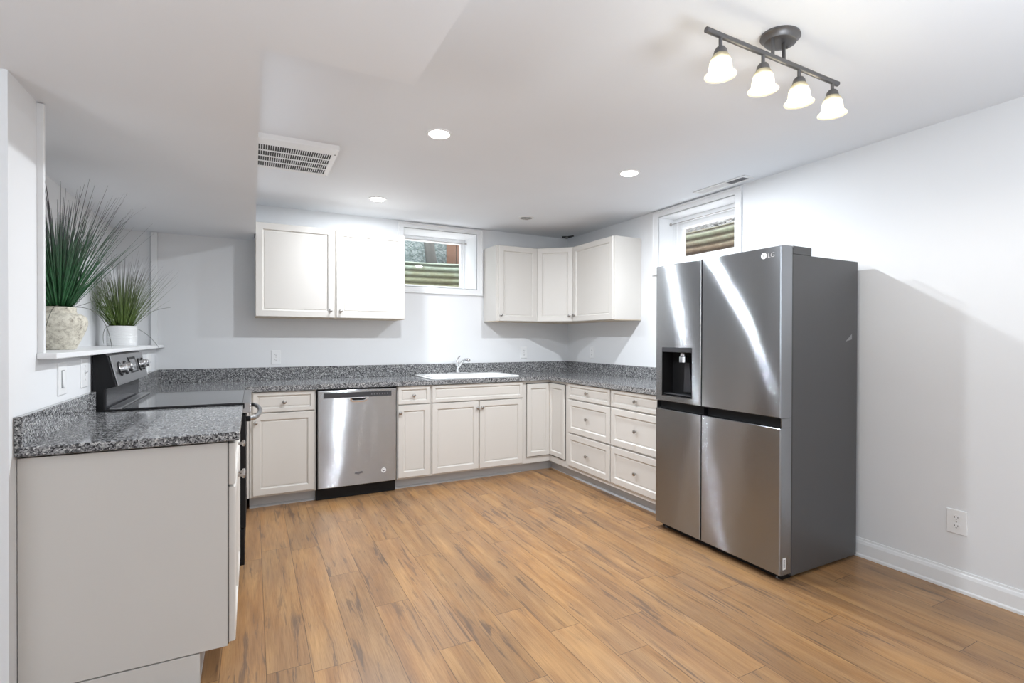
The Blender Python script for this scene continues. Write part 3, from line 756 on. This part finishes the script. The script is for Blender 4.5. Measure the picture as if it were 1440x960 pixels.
# ------------------------------------------------------------------ outlets and switches (built facing -y at x=0,z=0)
def plate(name, label, cat, loc, rz, gang='outlet', w=.074, h=.120, group=None):
    t = thing(name, label, cat, loc, rz, group)
    bm = BM(); rings(bm, [(-w/2, w/2, -h/2, h/2, 0), (-w/2, w/2, -h/2, h/2, -.003), (-w/2+.003, w/2-.003, -h/2+.003, h/2-.003, -.006)]); obj('cover_plate', bm, M_plate, t)
    if gang == 'outlet':
        for z in (-.0215, .0215):
            bm = BM(); loft(bm, [[(x, y, zz+z) for x, y, zz in [(p[0], -.0055, p[1]) for p in rrect(-.017, .017, -.0145, .0145, .0125, 0)]], [(p[0], -.0078, p[1]+z) for p in rrect(-.017, .017, -.0145, .0145, .0125, 0)]])
            rc = obj('receptacle', bm, M_plate, t)
            bm = BM(); box(bm, -.0078, -.0055, -.0081, -.0076, z-.002, z+.007); box(bm, .0052, .0075, -.0081, -.0076, z-.002, z+.006); lathe(bm, [(.0026, -.0076), (.0026, -.0081)], 10, (0, 0, z-.0075), 'y')
            obj('slots', bm, M_slot, rc)
        bm = BM(); lathe(bm, [(.003, -.006), (.003, -.0072), (0, -.0074)], 10, (0, 0, 0), 'y'); obj('screw', bm, M_knob, t)
    elif gang == 'rocker':
        bm = BM(); rings(bm, [(-.017, .017, -.034, .034, -.0055), (-.017, .017, -.034, .034, -.0075), (-.0155, .0155, -.0325, .0325, -.0078)]); rk = obj('rocker_frame', bm, M_gasket, t)
        bm = BM(); prism(bm, [(-.007, -.032), (-.0125, -.032), (-.0095, 0), (-.0080, .032), (-.007, .032)], 'x', -.0148, .0148); obj('rocker', bm, M_plate, t)
    elif gang == 'toggle':
        bm = BM(); box(bm, -.005, .005, -.0065, -.0058, -.012, .012); obj('toggle_slot', bm, M_gasket, t)
        bm = BM(); tube(bm, [(0, -.005, 0), (0, -.018, .006)], [.004, .003], 8); obj('toggle', bm, M_plate, t, smooth=True)
        for z in (-.030, .030):
            bm = BM(); lathe(bm, [(.003, -.006), (.003, -.0072), (0, -.0074)], 10, (0, 0, z), 'y'); obj('screw', bm, M_knob, t)
    return t
plate('wall_outlet', 'white outlet on the back wall above the dishwasher cabinets at left', 'outlet', (-2.974, 0, 1.097), 0)
plate('wall_outlet', 'white outlet on the back wall near the right corner', 'outlet', (-.562, 0, 1.112), 0)
plate('wall_outlet', 'white outlet on the right wall above the worktop near the corner', 'outlet', (0, -.462, 1.118), -PI/2)
plate('wall_outlet', 'white outlet low on the bare wall right of the refrigerator', 'outlet', (0, -3.526, .346), -PI/2, w=.084, h=.122)
plate('light_switch', 'white rocker switch on the left wall nearest the foreground', 'switch', (XL, -2.188, 1.098), PI/2, 'rocker', w=.096, h=.126)
plate('light_switch', 'white toggle plate on the left wall beside the range', 'switch', (XL, -1.897, 1.104), PI/2, 'toggle', w=.096, h=.130)
plate('wall_outlet', 'white double outlet plate on the left wall behind the range controls', 'outlet', (XL, -.33, 1.083), PI/2, 'outlet', w=.116, h=.140)

# ------------------------------------------------------------------ plants
def blade(bm, base, direc, length, bend, width, rnd, seg=7):
    """a thin grass blade with real (lens-shaped) thickness"""
    d = Vector(direc).normalized(); horiz = Vector((d.x, d.y, 0)); 
    if horiz.length < .02: horiz = Vector((rnd.uniform(-1, 1), rnd.uniform(-1, 1), 0))
    horiz.normalize(); side = Vector((-horiz.y, horiz.x, 0))
    p = Vector(base); rows = []
    for i in range(seg+1):
        s = i/seg
        wv = width*(1-((s-.3)/.7)**.9*.88) if s > .3 else width*(.75+.25*s/.3)
        th = wv*.25
        cur = (d*(1-bend*s) + horiz*bend*s*.9 + Vector((0, 0, -1))*bend*bend*s*s*1.2).normalized()
        nrm = cur.cross(side)
        rows.append([bm.verts.new(p+side*wv/2), bm.verts.new(p+nrm*th), bm.verts.new(p-side*wv/2), bm.verts.new(p-nrm*th)])
        p = p + cur*length/seg
        if p.x < XN+.012: p.x = XN+.012
        if p.z > SOF-.02: p.z = SOF-.02
    for a, b in zip(rows, rows[1:]):
        for i in range(4):
            j = (i+1) % 4; bm.faces.new((a[i], a[j], b[j], b[i]))
    bm.faces.new(rows[0]); bm.faces.new(rows[-1])
def leaf_mat(name, base, tip, h, z0):
    m = new_mat(name, base, .45)
    ge = nd(m, 'ShaderNodeTexCoord'); sx = nd(m, 'ShaderNodeSeparateXYZ'); lk(m, ge.outputs['Object'], sx.inputs[0])
    n = noise(m, 30, 2, vec=ge.outputs['Object'])
    hz = mathn(m, 'MULTIPLY', mathn(m, 'SUBTRACT', sx.outputs[2], z0), 1/h)
    f = mathn(m, 'ADD', hz, mathn(m, 'MULTIPLY', mathn(m, 'SUBTRACT', n.outputs[0], .5), .9))
    r = ramp(m, [(.1, base), (.55, tuple(.6*a+.4*b for a, b in zip(base, tip))), (.85, tip)]); lk(m, f, r.inputs[0])
    lk(m, r.outputs[0], bsdf(m).inputs['Base Color']); return m
M_leaf1 = leaf_mat('deep_green_blades', (.025, .12, .04), (.10, .085, .10), .48, .22)
M_leaf2 = leaf_mat('olive_green_blades', (.12, .19, .04), (.15, .13, .14), .42, .16)
def vase_mat():
    m = new_mat('weathered_ceramic', rough=.85); v = mapped(m, (1, 1, 1))
    n = noise(m, 55, 8, .75, vec=v); r = ramp(m, [(.34, (.20,.17,.14)), (.42, (.50,.46,.38)), (.55, (.70,.66,.56)), (.75, (.80,.77,.69))]); lk(m, n.outputs[0], r.inputs[0])
    lk(m, r.outputs[0], bsdf(m).inputs['Base Color']); bump(m, n.outputs[0], .5, .006); return m
M_vase = vase_mat(); M_pot = paint('white_glazed_pot', (.83, .83, .83), .3, .01); M_stray = new_mat('dark_dry_blade', (.09, .09, .07), .6)
M_soil = paint('dark_moss', (.03, .035, .02), .9)
def plant(label, loc, potprof, mouth_z, mouth_r, nblades, mleaf, H, seed, rib=False, stray=()):
    t = thing('potted_grass', label, 'potted plant', loc)
    rnd = random.Random(seed)
    bm = BM(); lathe(bm, potprof, 48); obj('vase' if not rib else 'pot', bm, M_pot if rib else M_vase, t, smooth=True)
    bm = BM(); lathe(bm, [(0, 0), (mouth_r*.93, 0), (mouth_r*.93, -.01), (0, -.01)], 24, (0, 0, mouth_z-.006)); obj('moss', bm, M_soil, t)
    bm = BM()
    lx_, ly_, lz_ = loc
    global XN, SOF
    sx, ss = XN, SOF
    XN, SOF = XN-lx_, SOF-lz_
    for i in range(nblades):
        a = rnd.uniform(0, 2*PI); rr = mouth_r*.8*math.sqrt(rnd.random())
        tilt = R(rnd.uniform(2, 44))*(.35+.65*rr/mouth_r/.8)
        dx, dy = math.cos(a)*math.sin(tilt), math.sin(a)*math.sin(tilt)
        L = H*rnd.uniform(.55, 1.0)*(1.0 if tilt < R(25) else .92)
        blade(bm, (rr*math.cos(a), rr*math.sin(a), mouth_z-.012), (dx, dy, math.cos(tilt)), L, rnd.uniform(.02, .38), rnd.uniform(.005, .0095) if not rib else rnd.uniform(.003, .006), rnd)
    XN, SOF = sx, ss
    obj('foliage', bm, mleaf, t, smooth='full')
    for pts in stray:
        bm = BM(); tube(bm, pts, [.0012]*(len(pts)-1)+[.0006], 6); obj('stray_blade', bm, M_stray, t, smooth=True)
    return t
vp = [(.054, 0), (.059, .004), (.068, .024), (.078, .046), (.088, .070), (.096, .092), (.1005, .112), (.101, .128), (.098, .142), (.090, .153), (.077, .160), (.066, .163), (.062, .167), (.0605, .175), (.061, .188), (.058, .192), (.052, .190), (.050, .165)]
def arc(p0, p1, p2, n=12):
    p0, p1, p2 = map(Vector, (p0, p1, p2)); return [p0*(1-s)**2+p1*2*s*(1-s)+p2*s*s for s in [i/n for i in range(n+1)]]
plant('tall deep green grass in a weathered beige vase, nearer plant on the shelf', (-3.925, -1.80, 1.205), vp, .192, .050, 230, M_leaf1, .62, 11,
      stray=[arc((.04, -.01, .190), (.16, .05, .22), (.17, .10, .004)), arc((.012, -.052, .195), (.0, -.13, .20), (-.022, -.128, .004)), arc((.045, 0, .19), (.13, .3, .26), (.10, .42, .33))])
pp = [(.078, 0), (.080, .003)]
for i in range(14):
    z = .006+i*.0088; pp += [(.0815, z), (.0835, z+.0044)]
pp += [(.083, .130), (.080, .133), (.076, .130), (.075, .11)]
plant('shorter olive green grass in a white ribbed pot, farther plant on the shelf', (-3.93, -.545, 1.205), pp, .130, .072, 330, M_leaf2, .53, 23, rib=True,
      stray=[arc((.05, -.02, .13), (.14, .03, .10), (.19, .10, -.016)), arc((-.03, -.05, .13), (-.07, -.20, .15), (-.04, -.28, .02)), arc((.06, 0, .13), (.12, .05, .25), (.26, .10, .27))])

# ------------------------------------------------------------------ ceiling fittings
CAN = [(-2.243, -2.106, True, 'lit round recessed ceiling light nearest the camera, left of the middle'),
       (-2.258, -.648, True, 'lit round recessed ceiling light above the left wall cabinet'),
       (-.891, -2.083, True, 'lit round recessed ceiling light nearest the right window'),
       (-.895, -.649, False, 'unlit round recessed ceiling light above the right wall cabinets')]
M_canin = new_mat('can_reflector', (.30, .30, .30), .5)
for (x, y, on, lab) in CAN:
    t = thing('recessed_light', lab, 'ceiling light', (x, y, CEIL))
    bm = BM(); lathe(bm, [(.073, 0), (.071, -.004), (.060, -.006), (.056, -.004), (.055, 0)], 48); obj('trim_ring', bm, M_trim, t, smooth=True)
    if on:
        bm = BM(); lathe(bm, [(.056, -.003), (.052, -.008), (.035, -.012), (0, -.0135)], 40); obj('lens', bm, M_lens, t, smooth='full')
        L = bpy.data.lights.new('lamp', 'AREA'); L.shape = 'DISK'; L.size = .10; L.energy = CAN_POWER*(.55 if y > -1 else 1.0); L.color = (.88, .94, 1)
        lo = bpy.data.objects.new('lamp', L); C.objects.link(lo); lo.parent = t; lo.location = (0, 0, -.016)
    else:
        bm = BM(); lathe(bm, [(.056, -.003), (.050, -.0015), (0, -.0015)], 40); obj('lens', bm, M_canin, t, smooth=True)
        bm = BM(); lathe(bm, [(.030, -.0015), (.028, -.010), (.014, -.016), (0, -.017)], 24, (.004, 0, 0)); obj('bulb', bm, M_knob, t, smooth=True)
# return air grille under the ceiling beside the soffit
gx0, gx1, gy0, gy1 = XS+.002, -2.700, -1.672, -1.125
t = thing('air_grille', 'white slotted return air grille on the ceiling beside the soffit', 'vent', (gx0, gy0, CEIL))
gw, gl = gx1-gx0, gy1-gy0
obj('duct_opening', bx(.004, gw-.02, .04, gl-.02, -.0205, -.002), M_slot, t)
X0, X1, Y0, Y1 = .006, gw-.028, .112, gl-.040
bm = BM()
box(bm, 0, gw, .012, Y0, -.024, 0); box(bm, 0, gw, Y1, gl, -.024, 0); box(bm, X1, gw, Y0, Y1, -.024, 0); box(bm, 0, X0, Y0, Y1, -.024, 0)
prism(bm, [(0, 0), (.012, 0), (.012, -.024)], 'x', 0, gw)
obj('frame', bm, M_trim, t)
bm = BM(); nslot = 32
for i in range(1, 4): yy = Y0+(Y1-Y0)*i/4; box(bm, X0, X1, yy-.008, yy+.008, -.0242, -.0208)
obj('cross_bars', bm, M_trim, t)
bm = BM()
for i in range(nslot+1): xx = X0+(X1-X0)*i/nslot; box(bm, xx-.0017, xx+.0017, Y0, Y1, -.0238, -.0208)
obj('louvres', bm, M_trim, t)
for yy in (.10, gl-.012):
    bm = BM(); lathe(bm, [(.004, -.024), (.004, -.026), (0, -.0265)], 12, (gw-.012, yy, 0)); obj('screw', bm, M_slot, t)
# supply register over the right window
t = thing('ceiling_register', 'white slim supply register on the ceiling above the right window', 'vent', (-.172, -2.42, CEIL))
RW_, RL = .10, .46
bm = BM(); box(bm, 0, RW_, 0, .03, -.007, 0); box(bm, 0, RW_, RL-.03, RL, -.007, 0); box(bm, 0, .018, .03, RL-.03, -.007, 0); box(bm, RW_-.018, RW_, .03, RL-.03, -.007, 0)
obj('frame', bm, M_trim, t, bev=.002)
obj('duct_opening', bx(.018, RW_-.018, .03, RL-.03, -.002, -.0005), M_slot, t)
bm = BM()
for i in range(5):
    xx = .024+.0125*i; prism(bm, [(xx, -.001), (xx+.002, -.001), (xx+.009, -.0065), (xx+.007, -.0065)], 'y', .17, RL-.03)
obj('louvres', bm, M_trim, t)
bm = BM()
for i in range(16):
    yy = .034+.0088*i; box(bm, .020, RW_-.020, yy, yy+.0022, -.0065, -.001)
obj('louvres', bm, M_gasket, t)
# dark uncovered hole with a pipe fitting in the ceiling corner
t = thing('pipe_collar', 'small dark ragged ceiling opening with pipe in the back right corner', 'pipe opening', (-.075, -.085, CEIL))
bm = BM(); prism(bm, [(-.075, -.02), (-.03, .045), (.02, .06), (.05, .03), (.045, -.08), (.01, -.12), (-.02, -.05)], 'z', -.0025, -.0005); obj('opening', bm, M_slot, t)
bm = BM(); lathe(bm, [(.014, -.002), (.014, -.02), (.010, -.022), (0, -.022)], 16, (-.005, -.01, 0)); obj('pipe_end', bm, M_knob, t, smooth=True)

# track light
TY = -3.570
t = thing('track_light', 'four-head bar light with frosted bell shades on the ceiling', 'ceiling light', (-1.463, TY, CEIL))
bz = 2.266-CEIL
bm = BM()
def oval(rx, ry, z, n=48): return [(.045+rx*math.cos(2*PI*i/n), .030+ry*math.sin(2*PI*i/n), z) for i in range(n)]
loft(bm, [oval(.074, .062, 0), oval(.076, .064, -.008), oval(.066, .055, -.014), oval(.060, .050, -.026), oval(.050, .041, -.030), oval(.038, .030, -.030)], True); cn = obj('canopy', bm, M_bronze, t, smooth=True)
bm = BM(); lathe(bm, [(.004, -.030), (.004, -.036), (0, -.037)], 10, (.085, .03, 0)); obj('canopy_screw', bm, M_bronze, cn)
for dx in (-.040, .022):
    bm = BM(); tube(bm, [(dx+.03, .022, -.028), (dx+.012, .008, bz*.5-.03), (dx, 0, bz)], .0065, 12); obj('post', bm, M_bronze, t, smooth=True)
bm = BM(); tube(bm, [(-.372, .0, bz+.004), (.352, .0, bz-.004)], .0095, 16); obj('bar', bm, M_bronze, t, smooth=True)
heads = (-1.768, -1.554, -1.352, -1.146)
for hx in heads:
    x = hx+1.463
    bm = BM(); tube(bm, [(x, 0, bz), (x, 0, bz-.036)], .0062, 12); stem = obj('stem', bm, M_bronze, t, smooth=True)
    bm = BM(); lathe(bm, [(.006, -.034), (.014, -.037), (.020, -.046), (.023, -.060), (.020, -.063), (0, -.060)], 24, (x, 0, bz)); obj('socket_cup', bm, M_bronze, stem, smooth=True)
    bm = BM(); pr = [(.0215, -.058), (.028, -.068), (.034, -.085), (.036, -.100), (.0365, -.112), (.042, -.122), (.0505, -.129), (.0505, -.131), (.040, -.1235), (.034, -.112), (.033, -.100), (.031, -.085), (.025, -.070), (.019, -.060)]
    lathe(bm, pr, 36, (x, 0, bz)); sh = obj('shade', bm, M_shade, stem, smooth='full')
    bm = BM(); lathe(bm, [(.010, -.062), (.016, -.072), (.021, -.088), (.018, -.098), (.010, -.105), (0, -.107)], 24, (x, 0, bz)); obj('bulb', bm, M_bulb, stem, smooth='full')
    L = bpy.data.lights.new('lamp', 'POINT'); L.energy = HEAD_POWER; L.shadow_soft_size = .008; L.color = (1, .95, .86)
    lo = bpy.data.objects.new('lamp', L); C.objects.link(lo); lo.parent = stem; lo.location = (x, 0, bz-.1195)
